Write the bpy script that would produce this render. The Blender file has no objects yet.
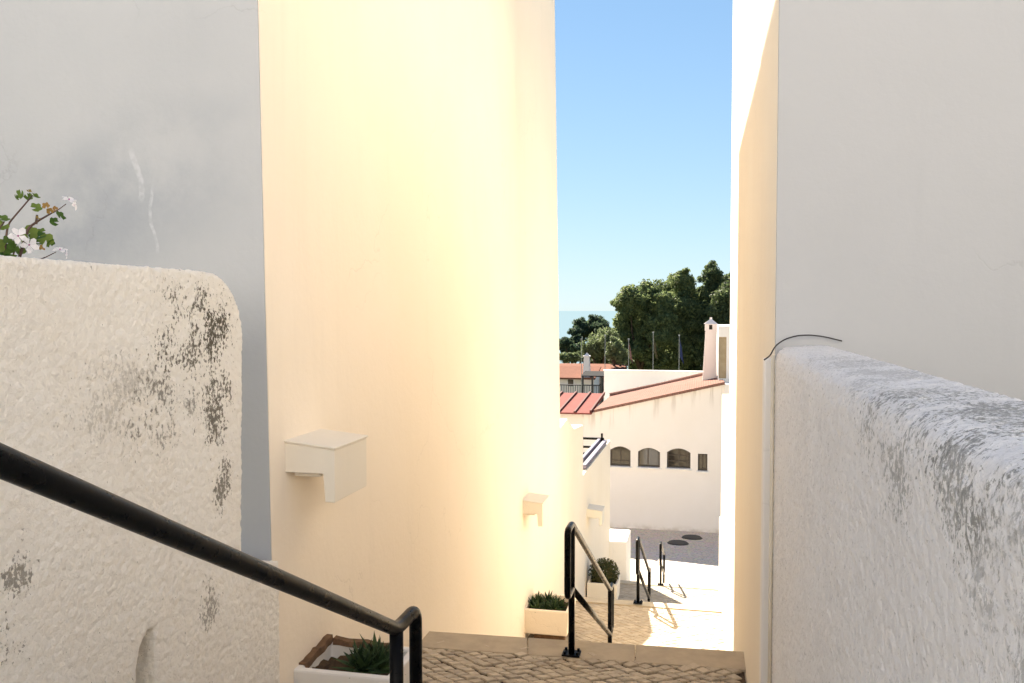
import bpy, bmesh, math, random
from mathutils import Vector, Matrix
from mathutils.geometry import tessellate_polygon

random.seed(7)
R = math.radians
C = bpy.context.scene
col = C.collection

# ------------------------------------------------------------------ camera, sky, sun, exposure
EYE = Vector((0, 0, 2.5)); FPX = 850.0
YAW = math.atan(188 / FPX); PITCH = math.atan(31.5 / FPX)
cam_d = bpy.data.cameras.new('camera'); cam = bpy.data.objects.new('camera', cam_d); col.objects.link(cam)
cam.location = EYE; cam.rotation_euler = (math.pi / 2 - PITCH, 0, YAW)
cam_d.sensor_width = 36; cam_d.lens = FPX / 1024 * 36; cam_d.clip_start = 0.05; cam_d.clip_end = 60000
C.camera = cam

SUN_EL = R(35); SUN_AZ = (-0.471, 0.882)            # horizontal direction towards the sun
w = bpy.data.worlds.new('World'); C.world = w; w.use_nodes = True
nt = w.node_tree; nt.nodes.clear()
out = nt.nodes.new('ShaderNodeOutputWorld'); bg = nt.nodes.new('ShaderNodeBackground')
sky = nt.nodes.new('ShaderNodeTexSky'); sky.sky_type = 'NISHITA'; sky.sun_disc = False
sky.sun_elevation = SUN_EL; sky.sun_rotation = math.atan2(SUN_AZ[0], SUN_AZ[1])
sky.air_density = 1.0; sky.dust_density = 0.0; sky.ozone_density = 2.0; sky.altitude = 0
bg.inputs['Strength'].default_value = 0.05
def vm(op, a, b):                                     # clear bright seaside sky: soft shoulder instead of a white horizon
    x = nt.nodes.new('ShaderNodeVectorMath'); x.operation = op; nt.links.new(a, x.inputs[0])
    if hasattr(b, 'is_output'): nt.links.new(b, x.inputs[1])
    else: x.inputs[1].default_value = b
    return x.outputs[0]
raw = sky.outputs[0]
nt.links.new(vm('MULTIPLY', vm('DIVIDE', raw, vm('ADD', raw, (6.6, 6.6, 6.6))), (2.28, 2.80, 3.36)), bg.inputs[0]); nt.links.new(bg.outputs[0], out.inputs[0])

sd = bpy.data.lights.new('sun', 'SUN'); sun = bpy.data.objects.new('sun', sd); col.objects.link(sun)
sd.energy = 2.0; sd.angle = R(0.5); sd.color = (1.0, 0.90, 0.75)
ldir = Vector((-SUN_AZ[0] * math.cos(SUN_EL), -SUN_AZ[1] * math.cos(SUN_EL), -math.sin(SUN_EL)))
sun.rotation_euler = ldir.to_track_quat('-Z', 'Y').to_euler(); sun.location = (-20, 30, 40)

C.view_settings.view_transform = 'Standard'; C.view_settings.look = 'None'
C.view_settings.exposure = 3.48; C.view_settings.gamma = 1.0; C.view_settings.use_curve_mapping = False
C.render.engine = 'CYCLES'
C.cycles.max_bounces = 10; C.cycles.diffuse_bounces = 8

# ------------------------------------------------------------------ helpers
_rot = cam.rotation_euler.to_matrix()
def ray(px, py):
    return _rot @ Vector(((px - 512) / FPX, -(py - 341.5) / FPX, -1))
def at(px, py, X=None, Y=None, Z=None):
    d = ray(px, py)
    t = (X - EYE.x) / d.x if X is not None else (Y - EYE.y) / d.y if Y is not None else (Z - EYE.z) / d.z
    return EYE + d * t

class MB:
    """collects shapes, then links them as one mesh object"""
    def __init__(s): s.v = []; s.f = []; s.m = []; s.k = 0
    def add(s, vs, fs):
        n = len(s.v); s.v += [Vector(p) for p in vs]; s.f += [[i + n for i in f] for f in fs]; s.m += [s.k] * len(fs); return s
    def box(s, a, b):
        (x0, y0, z0), (x1, y1, z1) = a, b
        return s.add([(x0,y0,z0),(x1,y0,z0),(x1,y1,z0),(x0,y1,z0),(x0,y0,z1),(x1,y0,z1),(x1,y1,z1),(x0,y1,z1)],
              [(0,3,2,1),(4,5,6,7),(0,1,5,4),(1,2,6,5),(2,3,7,6),(3,0,4,7)])
    def hexa(s, lo, hi):
        return s.add(list(lo) + list(hi), [(0,3,2,1),(4,5,6,7),(0,1,5,4),(1,2,6,5),(2,3,7,6),(3,0,4,7)])
    def prism(s, outer, to3, t, holes=()):
        loops = [list(outer)] + [list(h) for h in holes]
        flat = [p for l in loops for p in l]; n = len(flat)
        tris = tessellate_polygon([[Vector((p[0], p[1], 0)) for p in l] for l in loops])
        vs = [to3(u, v, 0) for u, v in flat] + [to3(u, v, t) for u, v in flat]
        fs = [tuple(tr) for tr in tris] + [tuple(i + n for i in reversed(tr)) for tr in tris]
        o = 0
        for l in loops:
            m = len(l)
            for i in range(m):
                a, b = o + i, o + (i + 1) % m
                fs.append((a, b, b + n, a + n))
            o += m
        return s.add(vs, fs)
    def tube(s, pts, r, n=12, cap=True, closed=False):
        pts = [Vector(p) for p in pts]; rs = r if isinstance(r, (list, tuple)) else [r] * len(pts)
        N = len(pts); vs = []; fs = []; up = None
        for i, p in enumerate(pts):
            if closed: t = pts[(i + 1) % N] - pts[i - 1]
            else: t = pts[min(i + 1, N - 1)] - pts[max(i - 1, 0)]
            t.normalize()
            if up is None:
                up = Vector((0, 0, 1)) if abs(t.z) < .9 else Vector((1, 0, 0))
            up = (up - t * up.dot(t)).normalized(); sd_ = t.cross(up)
            for k in range(n):
                a = 2 * math.pi * k / n
                vs.append(p + (up * math.cos(a) + sd_ * math.sin(a)) * rs[i])
        for i in range(N if closed else N - 1):
            j = (i + 1) % N
            for k in range(n):
                l = (k + 1) % n
                fs.append((i*n+k, j*n+k, j*n+l, i*n+l))
        if cap and not closed:
            fs.append(tuple(range(n))); fs.append(tuple((N-1)*n + k for k in reversed(range(n))))
        return s.add(vs, fs)
    def build(s, name, mats, parent=None, smooth=False, bevel=0, recalc=True):
        me = bpy.data.meshes.new(name); me.from_pydata([tuple(p) for p in s.v], [], s.f); me.update()
        if recalc:
            bm = bmesh.new(); bm.from_mesh(me); bmesh.ops.recalc_face_normals(bm, faces=bm.faces); bm.to_mesh(me); bm.free()
        for m in (mats if isinstance(mats, (list, tuple)) else [mats]): me.materials.append(m)
        for p, k in zip(me.polygons, s.m): p.material_index = k; p.use_smooth = smooth
        o = bpy.data.objects.new(name, me); col.objects.link(o)
        if parent is not None:
            o.parent = parent; me.transform(Matrix.Translation(-world_loc(parent)))
        if bevel:
            b = o.modifiers.new('bevel', 'BEVEL'); b.width = bevel; b.segments = 2; b.limit_method = 'ANGLE'; b.angle_limit = R(35)
        return o
def world_loc(o):
    l = Vector((0, 0, 0))
    while o is not None: l = l + o.location; o = o.parent
    return l
def tag(o, label=None, cat=None, group=None, kind=None):
    if label: o['label'] = label
    if cat: o['category'] = cat
    if group: o['group'] = group
    if kind: o['kind'] = kind
    return o
def thing(name, label, cat, loc, group=None):
    o = bpy.data.objects.new(name, None); o.empty_display_size = .2; col.objects.link(o); o.location = loc
    return tag(o, label, cat, group)
def copy_tree(o, parent=None):
    c = o.copy(); col.objects.link(c); c.parent = parent
    for ch in [x for x in bpy.data.objects if x.parent == o]: copy_tree(ch, c)
    return c
def struct(o, label=None):
    o['kind'] = 'structure'; return o
def fillet(pts, r, n=6):
    pts = [Vector(p) for p in pts]; o = [pts[0]]
    for i in range(1, len(pts) - 1):
        a = (pts[i-1] - pts[i]); b = (pts[i+1] - pts[i]); ra = min(r, a.length * .45, b.length * .45)
        p0 = pts[i] + a.normalized() * ra; p1 = pts[i] + b.normalized() * ra
        for k in range(n + 1):
            t = k / n; o.append(p0 * (1-t)**2 + pts[i] * 2*t*(1-t) + p1 * t*t)
    return o + [pts[-1]]

# ------------------------------------------------------------------ materials
class NT:
    def __init__(s, name):
        s.m = bpy.data.materials.new(name); s.m.use_nodes = True; s.t = s.m.node_tree; s.t.nodes.clear()
        s.out = s.n('ShaderNodeOutputMaterial'); s.b = s.n('ShaderNodeBsdfPrincipled'); s.l(s.b.outputs[0], s.out.inputs[0])
        s.co = s.n('ShaderNodeNewGeometry').outputs['Position']
    def n(s, t, **kw):
        x = s.t.nodes.new(t)
        for k, v in kw.items(): setattr(x, k, v)
        return x
    def l(s, a, b): s.t.links.new(a, b)
    def put(s, sock, v):
        if hasattr(v, 'is_output'): s.l(v, sock)
        else: sock.default_value = v
    def map(s, scale=(1,1,1), rot=(0,0,0), loc=(0,0,0), co=None):
        x = s.n('ShaderNodeMapping'); s.l(co or s.co, x.inputs[0]); x.inputs['Scale'].default_value = scale
        x.inputs['Rotation'].default_value = rot; x.inputs['Location'].default_value = loc; return x.outputs[0]
    def noise(s, scale, detail=4, rough=.55, co=None, dist=0):
        x = s.n('ShaderNodeTexNoise'); s.l(co or s.co, x.inputs['Vector']); x.inputs['Scale'].default_value = scale
        x.inputs['Detail'].default_value = detail; x.inputs['Roughness'].default_value = rough; x.inputs['Distortion'].default_value = dist
        return x.outputs['Fac']
    def voro(s, scale, feature='F1', co=None, out='Distance'):
        x = s.n('ShaderNodeTexVoronoi', feature=feature); s.l(co or s.co, x.inputs['Vector']); x.inputs['Scale'].default_value = scale
        return x.outputs[out]
    def ramp(s, v, a, b, lo=0., hi=1.):
        x = s.n('ShaderNodeMapRange', interpolation_type='SMOOTHSTEP'); s.put(x.inputs[0], v)
        for i, q in zip((1, 2, 3, 4), (a, b, lo, hi)): x.inputs[i].default_value = q
        return x.outputs[0]
    def math(s, op, a, b=0.):
        x = s.n('ShaderNodeMath', operation=op); s.put(x.inputs[0], a); s.put(x.inputs[1], b); return x.outputs[0]
    def mix(s, f, a, b, mode='MIX'):
        x = s.n('ShaderNodeMix', data_type='RGBA', blend_type=mode); s.put(x.inputs[0], f)
        s.put(x.inputs[6], a if hasattr(a, 'is_output') else (*a, 1)); s.put(x.inputs[7], b if hasattr(b, 'is_output') else (*b, 1))
        return x.outputs[2]
    def blob(s, c, r):
        x = s.n('ShaderNodeVectorMath', operation='SUBTRACT'); s.l(s.co, x.inputs[0]); x.inputs[1].default_value = c
        y = s.n('ShaderNodeVectorMath', operation='DIVIDE'); s.l(x.outputs[0], y.inputs[0]); y.inputs[1].default_value = r
        z = s.n('ShaderNodeVectorMath', operation='LENGTH'); s.l(y.outputs[0], z.inputs[0])
        return s.ramp(z.outputs['Value'], .15, 1., 1., 0.)
    def bump(s, h, strength=.5, dist=.01):
        x = s.n('ShaderNodeBump'); s.l(h, x.inputs['Height']); x.inputs['Strength'].default_value = strength; x.inputs['Distance'].default_value = dist
        s.l(x.outputs[0], s.b.inputs['Normal'])
    def fin(s, color, rough=.85, spec=.3, metal=0.):
        s.put(s.b.inputs['Base Color'], color if hasattr(color, 'is_output') else (*color, 1)); s.put(s.b.inputs['Roughness'], rough)
        s.b.inputs['Specular IOR Level'].default_value = spec; s.b.inputs['Metallic'].default_value = metal
        return s.m

def plaster(name, a, b, streak=.5, bump=.25, blobs=(), stain=(.45,.46,.5), runs=()):
    t = NT(name)
    big = t.ramp(t.noise(.9, 5, .6), .3, .7)
    c = t.mix(big, a, b)
    st = t.ramp(t.noise(1.0, 5, .65, co=t.map((5, 5, .35))), .52, .85, 0, streak)
    c = t.mix(st, c, [x * .86 for x in a])
    for (cc, rr, k) in blobs:
        m = t.math('MULTIPLY', t.blob(cc, rr), t.ramp(t.noise(1.6, 6, .65), .3, .66))
        c = t.mix(t.math('MULTIPLY', m, k), c, stain)
    if runs:                                          # pale salt runs on the old plaster
        sp_ = t.n('ShaderNodeSeparateXYZ'); t.l(t.co, sp_.inputs[0]); X_, Z_ = sp_.outputs[0], sp_.outputs[2]
        for (x0, za, zb, amp, wd, ph) in runs:
            wob = t.math('ADD', t.math('MULTIPLY', t.math('SINE', t.math('ADD', t.math('MULTIPLY', Z_, 14.), ph)), amp), t.math('MULTIPLY', t.noise(9, 4), amp * 2.))
            dd = t.math('ABSOLUTE', t.math('SUBTRACT', t.math('SUBTRACT', X_, x0 - amp), wob))
            m = t.math('MULTIPLY', t.ramp(dd, wd * .4, wd, 1, 0), t.math('MULTIPLY', t.ramp(Z_, za, za + .06), t.ramp(Z_, zb - .06, zb, 1, 0)))
            c = t.mix(t.math('MULTIPLY', m, t.ramp(t.noise(30, 5), .35, .6, .15, .55)), c, [min(1, x * 1.28) for x in a])
    dn = t.n('ShaderNodeTexNoise'); t.l(t.co, dn.inputs['Vector']); dn.inputs['Scale'].default_value = 2.2; dn.inputs['Detail'].default_value = 6
    dv = t.n('ShaderNodeVectorMath', operation='MULTIPLY_ADD'); t.l(dn.outputs['Color'], dv.inputs[0]); dv.inputs[1].default_value = (.7, .7, .7); t.l(t.co, dv.inputs[2])
    crack = t.math('MULTIPLY', t.ramp(t.voro(.75, 'DISTANCE_TO_EDGE', co=dv.outputs[0]), .0, .006, 1, 0), t.ramp(t.noise(.8, 3), .52, .62))
    c = t.mix(t.math('MULTIPLY', crack, .16), c, [x * .55 for x in a])
    scuff = t.math('MULTIPLY', t.ramp(t.noise(9, 7, .72), .60, .72), t.ramp(t.noise(.7, 4), .48, .66)); c = t.mix(t.math('MULTIPLY', scuff, .2), c, [x * .74 for x in a])
    h = t.math('ADD', t.noise(28, 6, .6), t.math('MULTIPLY', t.noise(3.2, 3), 2.5)); h = t.math('ADD', h, t.math('MULTIPLY', crack, -.8))
    t.bump(h, bump, .012)
    return t.fin(c, .9, .2)

def simple(name, a, b=None, scale=8, rough=.8, spec=.3, metal=0., bump=0):
    t = NT(name); b = b or [x * .8 for x in a]; n = t.noise(scale, 5, .6)
    if bump: t.bump(n, bump, .01)
    return t.fin(t.mix(t.ramp(n, .3, .7), a, b), rough, spec, metal)

XL, XR = -2.07, 0.33                                  # the two alley walls
cream = plaster('cream_plaster', (.88,.795,.68), (.87,.78,.655), .35, .18)
cream_r = plaster('cream_plaster_right_house', (.80,.745,.645), (.785,.72,.615), .3, .18)
cream_low = plaster('cream_plaster_low_wall', (.88,.80,.68), (.86,.775,.645), .35, .2)
_g = at(110, 190, Y=3.78); _g2 = at(180, 120, Y=3.78); _g3 = at(40, 245, Y=3.78)
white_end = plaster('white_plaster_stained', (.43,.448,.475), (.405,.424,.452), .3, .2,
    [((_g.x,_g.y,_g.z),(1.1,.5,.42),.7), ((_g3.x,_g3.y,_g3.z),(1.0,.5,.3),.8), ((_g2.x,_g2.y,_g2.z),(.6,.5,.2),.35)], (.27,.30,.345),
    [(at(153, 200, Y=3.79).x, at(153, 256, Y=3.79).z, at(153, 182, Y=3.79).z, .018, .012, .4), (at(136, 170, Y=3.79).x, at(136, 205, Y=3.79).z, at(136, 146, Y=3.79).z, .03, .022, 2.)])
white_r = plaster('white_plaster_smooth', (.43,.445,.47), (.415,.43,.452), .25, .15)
white_far = plaster('white_plaster_house', (.80,.75,.69), (.76,.71,.65), .4, .15)
ochre = plaster('sand_plaster', (.64,.62,.60), (.60,.58,.56), .4, .15)
white_clean = plaster('whitewash', (.82,.80,.77), (.78,.76,.73), .3, .15)
white_pink = plaster('pinkish_whitewash', (.82,.74,.70), (.78,.70,.66), .3, .15)
cream_lamp = plaster('cream_painted_metal', (.80,.75,.66), (.77,.72,.62), .3, .1)

def stucco(name, base, dark, blobs, tone, spk=62, grit=.0):
    t = NT(name)
    big = t.ramp(t.noise(2.2, 6, .65), .32, .7)
    c = t.mix(big, base, tone)
    fine = t.ramp(t.noise(42, 5, .6), .5, .8, 0, .25)
    c = t.mix(fine, c, [x * .72 for x in base])
    if grit:
        c = t.mix(t.ramp(t.noise(70, 8, .78, co=t.map((1, .6, 1))), .56, .64, 0, grit), c, dark); c = t.mix(t.ramp(t.noise(7, 6, .7), .48, .78, 0, grit * .6), c, [x * .62 for x in base])
    sp = t.noise(spk, 7, .72, co=t.map((1, 1, .7)))
    patch = t.noise(5.5, 5, .6)
    for cc, rr, k in blobs:
        reg = t.math('MULTIPLY', t.blob(cc, rr), t.ramp(patch, .28, .62))
        m = t.ramp(t.math('ADD', sp, t.math('MULTIPLY', reg, .25)), .655, .71, 0, k)
        c = t.mix(m, c, dark)
    pit = t.ramp(t.noise(95, 4, .7, co=t.map((1, 1, .8))), .64, .72, 0, .45); c = t.mix(pit, c, [x * .5 for x in base])
    t.bump(t.math('ADD', t.math('ADD', t.noise(110, 5, .72), t.math('MULTIPLY', t.voro(38), -.8)), t.math('MULTIPLY', pit, -.5)), .8, .010)
    return t.fin(c, .95, .1)
XRW = -2.0
def lb(px, py, rpx, rpz, k):
    p = at(px, py, X=XRW); q = at(px + rpx, py, X=XRW)
    return ((p.x, p.y, p.z), (.6, abs(q.y - p.y), rpz * (p.y * .976 + .43) / FPX), k)
stucco_l = stucco('rough_cream_stucco', (.89,.87,.825), (.12,.108,.085),
    [lb(195,330,62,95,.9), lb(215,330,32,60,.9), lb(218,400,26,110,.9), lb(222,480,16,60,.8), lb(165,410,60,75,.6), lb(20,570,30,60,.7), lb(10,650,30,55,.75), lb(210,600,20,50,.6), lb(130,400,90,80,.3)], (.86,.825,.765))
def rb(px, py, ry, rz, k):
    p = at(px, py, X=XR); return ((p.x, p.y, p.z), (.5, ry, rz), k)
stucco_r = stucco('rough_grey_white_stucco', (.89,.89,.89), (.20,.205,.19),
    [rb(890,430,.55,.24,.55), rb(960,450,.30,.22,.6), rb(1000,560,.28,.5,.4), ((.45,2,2.33),(.25,2.5,.10),.35)], (.85,.845,.84), 110, .42)

t = NT('black_paint')
c = t.mix(t.ramp(t.noise(60, 6, .7), .69, .74, 0, .5), (.0035,.0035,.0037), (.022,.017,.013))
t.bump(t.noise(90, 4), .06, .004); black = t.fin(c, t.ramp(t.noise(14, 5, .65), .3, .7, .24, .36), .10)
def cobble(name, a, b, c2):
    t = NT(name)
    x = t.n('ShaderNodeNewGeometry').outputs['Random Per Island']
    c = t.mix(t.ramp(x, 0, 1), a, b); c = t.mix(t.ramp(t.noise(30, 5), .45, .8, 0, .6), c, c2)
    t.bump(t.noise(45, 5), .35, .006); return t.fin(c, .8, .3)
cob = cobble('limestone_cobbles', (.54,.465,.36), (.41,.35,.27), (.28,.23,.17))
joint = simple('dirt_joints', (.085,.06,.042), (.05,.038,.028), 20, .95, .1, bump=.4)
joint_l = simple('sand_joints', (.42,.345,.25), (.34,.28,.20), 20, .95, .1, bump=.4)
kerb_m = simple('kerb_limestone', (.48,.405,.30), (.40,.335,.25), 6, .8, .25, bump=.15)
street_m = NT('grey_sett_street')
_v = street_m.voro(9, out='Color'); _e = street_m.voro(9, 'DISTANCE_TO_EDGE')
_c = street_m.mix(.12, (.70,.575,.46), _v, 'OVERLAY'); _c = street_m.mix(street_m.ramp(_e, 0, .06, 1, 0), _c, (.30,.27,.24))
street_m.bump(_e, .4, .02); street_m = street_m.fin(_c, .8, .3)
soil_m = simple('dry_soil', (.10,.065,.04), (.05,.035,.022), 25, 1., .1, bump=.8)
brick_m = simple('worn_brick', (.20,.12,.07), (.11,.07,.045), 20, .95, .1, bump=.5)

def tile_mat(name, a, b, axis_rot=0., sc=4.):
    t = NT(name)
    wv = t.n('ShaderNodeTexWave', wave_type='BANDS', bands_direction='X'); t.l(t.map((1,1,1), (0,0,axis_rot)), wv.inputs[0])
    wv.inputs['Scale'].default_value = sc; wv.inputs['Distortion'].default_value = .3
    n = t.ramp(t.noise(3, 6, .7), .3, .7)
    c = t.mix(n, a, b); c = t.mix(t.math('MULTIPLY', t.ramp(t.noise(12, 4), .5, .8), .4), c, (.11,.058,.045))
    t.bump(wv.outputs['Fac'], .4, .03); return t.fin(c, .95, .05)
tile_pink = tile_mat('pale_terracotta_tiles', (.25,.140,.112), (.22,.118,.092))
tile_red = tile_mat('terracotta_tiles', (.22,.098,.066), (.18,.078,.052))
red_metal = simple('red_sheet_metal', (.22,.068,.057), (.195,.058,.049), 3, .85, .05)
red_metal_d = simple('red_sheet_metal_seam', (.12,.035,.028), (.09,.028,.024), 3, .8, .15)
glass = simple('dark_window_glass', (.035,.027,.021), (.018,.015,.012), 2, .06, .5)
wood_grey = simple('weathered_window_wood', (.10,.082,.064), (.075,.06,.047), 12, .7, .3)
shutter_m = simple('tan_shutter', (.42,.35,.24), (.34,.28,.18), 4, .8, .2)
lilac = simple('lilac_grey_painted_metal', (.13,.115,.165), (.10,.09,.13), 5, .45, .4)
steel = simple('galvanised_pole', (.26,.27,.26), (.20,.21,.20), 6, .6, .3, 0.)
iron = simple('manhole_iron', (.045,.04,.036), (.03,.027,.024), 20, .6, .4, bump=.6)
pipe_m = simple('cream_conduit', (.72,.66,.54), (.66,.60,.48), 10, .6, .3)
cable_m = simple('black_cable', (.03,.03,.03), (.05,.05,.048), 30, .6, .3)
def leaf(name, a, b, trans=.45):
    t = NT(name)
    x = t.n('ShaderNodeNewGeometry').outputs['Random Per Island']
    c = t.mix(x, a, b); t.fin(c, .6, .25)
    tr = t.n('ShaderNodeBsdfTranslucent'); t.l(c, tr.inputs[0]); mx = t.n('ShaderNodeMixShader'); mx.inputs[0].default_value = trans
    t.l(t.b.outputs[0], mx.inputs[1]); t.l(tr.outputs[0], mx.inputs[2]); t.l(mx.outputs[0], t.out.inputs[0]); return t.m
leaf_dark = leaf('dark_foliage', (.055,.082,.036), (.19,.23,.10))
leaf_mid = leaf('mid_foliage', (.07,.105,.042), (.25,.29,.12))
leaf_light = leaf('light_foliage', (.10,.13,.06), (.21,.25,.12))
leaf_pine = leaf('pine_foliage', (.036,.065,.04), (.11,.145,.08))
leaf_succ = leaf('succulent_leaf', (.022,.05,.018), (.05,.085,.03), .08)
leaf_bush = leaf('bush_leaf', (.035,.055,.018), (.11,.10,.035), .2)
leaf_ger = leaf('geranium_leaf', (.04,.10,.018), (.14,.20,.04), .35)
leaf_ger2 = leaf('reddish_geranium_leaf', (.24,.20,.05), (.34,.17,.06), .35)
petal_m = leaf('white_petal', (.80,.78,.80), (.86,.83,.86), .35)
petal_c = simple('flower_centre', (.25,.08,.22), (.35,.12,.25), 20)
stem_m = simple('brown_stem', (.11,.065,.055), (.07,.05,.035), 40, .7)
bark = simple('bark', (.10,.07,.05), (.06,.045,.03), 10, .95, .1, bump=.6)

# ------------------------------------------------------------------ setting: sea, hillside, path, street
s = MB(); s.add([(-30000,250,-42),(30000,250,-42),(30000,40000,-42),(-30000,40000,-42)], [(0,1,2,3)])
t = NT('sea_water'); t.bump(t.noise(.06, 6, .7), .3, 2.); seam = t.fin((.15,.215,.25), 1., 0.)
struct(s.build('sea', seam))

hx = [-30000, -400, -120, -40, -8, 6, 40, 120, 400, 30000]
hy = [-30000, -300, -60, -10, 3, 27, 34, 60, 120, 200, 300]
hz = [0, 0, .2, .2, -4.6, -5.6, -5.7, -7.0, -11, -25, -60]
s = MB(); s.add([(x, y, z) for y, z in zip(hy, hz) for x in hx],
    [(j*10+i, j*10+i+1, (j+1)*10+i+1, (j+1)*10+i) for j in range(10) for i in range(9)])
hill_m = simple('dry_grass_hillside', (.10,.09,.045), (.055,.06,.025), .6, .95, .1, bump=.5)
struct(s.build('hillside', hill_m))

GAP = .004
prof = []
def flight(y0, z0, n=8, drop=1.35, run=2.7):
    y, z = y0, z0
    for k in range(n):
        prof.append((y, z)); z -= drop / n; prof.append((y + .001, z)); y += run / n
    return y, z
prof += [(-12, 2.25), (.1, 1.8)]
flight(.15, 1.8); prof += [(2.85, .45)]
prof += [(5.9, -.015), (6.18, -.02)]; flight(6.19, -.02); prof += [(8.89, -1.37)]
prof += [(12.40, -1.76)]; flight(12.41, -1.76); prof += [(15.11, -3.11)]
prof += [(19.0, -3.58)]; flight(19.01, -3.58, 5, .85, 1.7); prof += [(20.71, -4.43), (22.5, -4.47)]
s = MB()
def xr(y): return (-2.35, .6) if y < 15.6 else (-2.35, 3.0) if y < 19.4 else (-9, 3.0)
for (y0, z0), (y1, z1) in zip(prof, prof[1:]):
    a, b = xr(max(y0, y1) - .01)
    s.add([(a,y0,z0),(b,y0,z0),(b,y1,z1),(a,y1,z1)], [(0,1,2,3)])
step_m = simple('worn_step_stone', (.58,.51,.39), (.50,.44,.34), 4, .85, .25, bump=.2)
struct(s.build('path', step_m))
s = MB(); s.add([(-40,22.51,-4.474),(40,22.51,-4.474),(40,29.3,-5.0),(-40,29.3,-5.0)], [(0,1,2,3)])
struct(s.build('street', street_m))

s = MB(); za_ = 1.8 + .45 * (1.3 / 12.1) - .006; zb_ = 1.8 + .45 * (6.1 / 12.1) - .006  # pale ground added out of view to bounce sunlight onto the near walls
s.add([(-13,-6,zb_),(11,-6,zb_),(11,-1.2,za_),(-13,-1.2,za_)], [(0,1,2,3)])
struct(s.build('unseen_bounce_pavement', simple('pale_limestone_paving', (.74,.71,.67), (.68,.65,.61), 3, .85, .2, bump=.2)))
def zland(y):
    for (y0, z0), (y1, z1) in zip(prof, prof[1:]):
        if y0 <= y <= y1: return z0 + (z1 - z0) * (y - y0) / max(y1 - y0, 1e-6)
    return prof[-1][1]
def paving(name, x0, x1, y0, y1, size, jm, gap, h=.02, seed=1):
    rnd = random.Random(seed); s = MB(); s.k = 0
    c45 = math.sqrt(.5); n = int((x1 - x0 + y1 - y0) / size) + 4
    cx, cy = (x0 + x1) / 2, (y0 + y1) / 2
    bz = .006
    for q in range(16):
        ya, yb = y0 + (y1 - y0) * q / 16, y0 + (y1 - y0) * (q + 1) / 16
        s.add([(x0,ya,zland(ya)+bz),(x1,ya,zland(ya)+bz),(x1,yb,zland(yb)+bz),(x0,yb,zland(yb)+bz)], [(0,1,2,3)])
    s.k = 1
    for i in range(-n, n):
        for j in range(-n, n):
            u, v = i * size + rnd.uniform(-.08,.08)*size, (j + .14 * math.sin(i * .8)) * size + rnd.uniform(-.08,.08)*size
            pts = []
            g = gap * rnd.uniform(.7, 1.5)
            for (a, b) in ((-.5,-.5),(.5,-.5),(.5,.5),(-.5,.5)):
                uu = u + a * (size - g) + rnd.uniform(-.07,.07)*size; vv = v + b * (size - g) + rnd.uniform(-.07,.07)*size
                pts.append((cx + (uu - vv) * c45, cy + (uu + vv) * c45 * .92))
            if not all(x0 < p[0] < x1 and y0 < p[1] < y1 for p in pts): continue
            m = (sum(p[0] for p in pts) / 4, sum(p[1] for p in pts) / 4); dz = rnd.uniform(-.25, .3) * h
            tx, ty = rnd.uniform(-.05,.05), rnd.uniform(-.05,.05)
            lo = [(p[0], p[1], zland(p[1]) + .002) for p in pts]
            mi = [(p[0], p[1], zland(p[1]) + h * .65 + dz) for p in pts]
            hi = [(m[0] + (p[0]-m[0])*.88, m[1] + (p[1]-m[1])*.88, zland(p[1]) + h + dz + tx*(p[0]-m[0]) + ty*(p[1]-m[1])) for p in pts]
            f = [(4*k+q, 4*k+(q+1)%4, 4*k+4+(q+1)%4, 4*k+4+q) for k in (0,1) for q in range(4)] + [(8,9,10,11)]
            s.add(lo + mi + hi, f)
    return struct(s.build(name, [jm, cob]))
paving('path_cobbles', -2.05, .32, 2.9, 6.12, .092, joint, .013, seed=3)
paving('path_cobbles', -2.05, .32, 9.15, 12.04, .105, joint_l, .008, h=.010, seed=5)
paving('path_cobbles', -2.05, .60, 15.15, 18.6, .12, joint_l, .008, h=.010, seed=9)
def kerb(y0, y1, x0, x1, n, skew=.06, z=None):
    s = MB(); e = [x0 + (x1 - x0) * k / n for k in range(n + 1)]
    for a, b in zip(e, e[1:]):
        z0 = zland(y0) + .022; z1 = zland(min(y1, y1)) + .03; g = .003
        f = lambda x: skew * (x - x0) / (x1 - x0)
        s.hexa([(a+g,y0+f(a),z0-.2),(b-g,y0+f(b),z0-.2),(b-g,y1,z0-.2),(a+g,y1,z0-.2)],
               [(a+g,y0+f(a),z0),(b-g,y0+f(b),z0),(b-g,y1,z1),(a+g,y1,z1)])
    return struct(s.build('kerb', kerb_m, bevel=.008))
KL0, KL1, KR0, KR1 = at(424,646.5,Z=.012), at(424,630,Z=.012), at(748,669,Z=.012), at(748,651,Z=.012)
for i in range(3):
    a, b = (i / 3 if i else -.08) + .0012, (i + 1) / 3 - .0012; s = MB()
    q4 = [KL0.lerp(KR0, a), KL0.lerp(KR0, b), KL1.lerp(KR1, b), KL1.lerp(KR1, a)]
    s.hexa([(p.x, p.y, -.25) for p in q4], [(p.x, p.y, .008) for p in q4]); struct(s.build('kerb', kerb_m, bevel=.008))
kerb(12.04, 12.44, -2.1, .34, 3, 0); kerb(18.6, 19.03, -2.1, 1.5, 4, 0)

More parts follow.
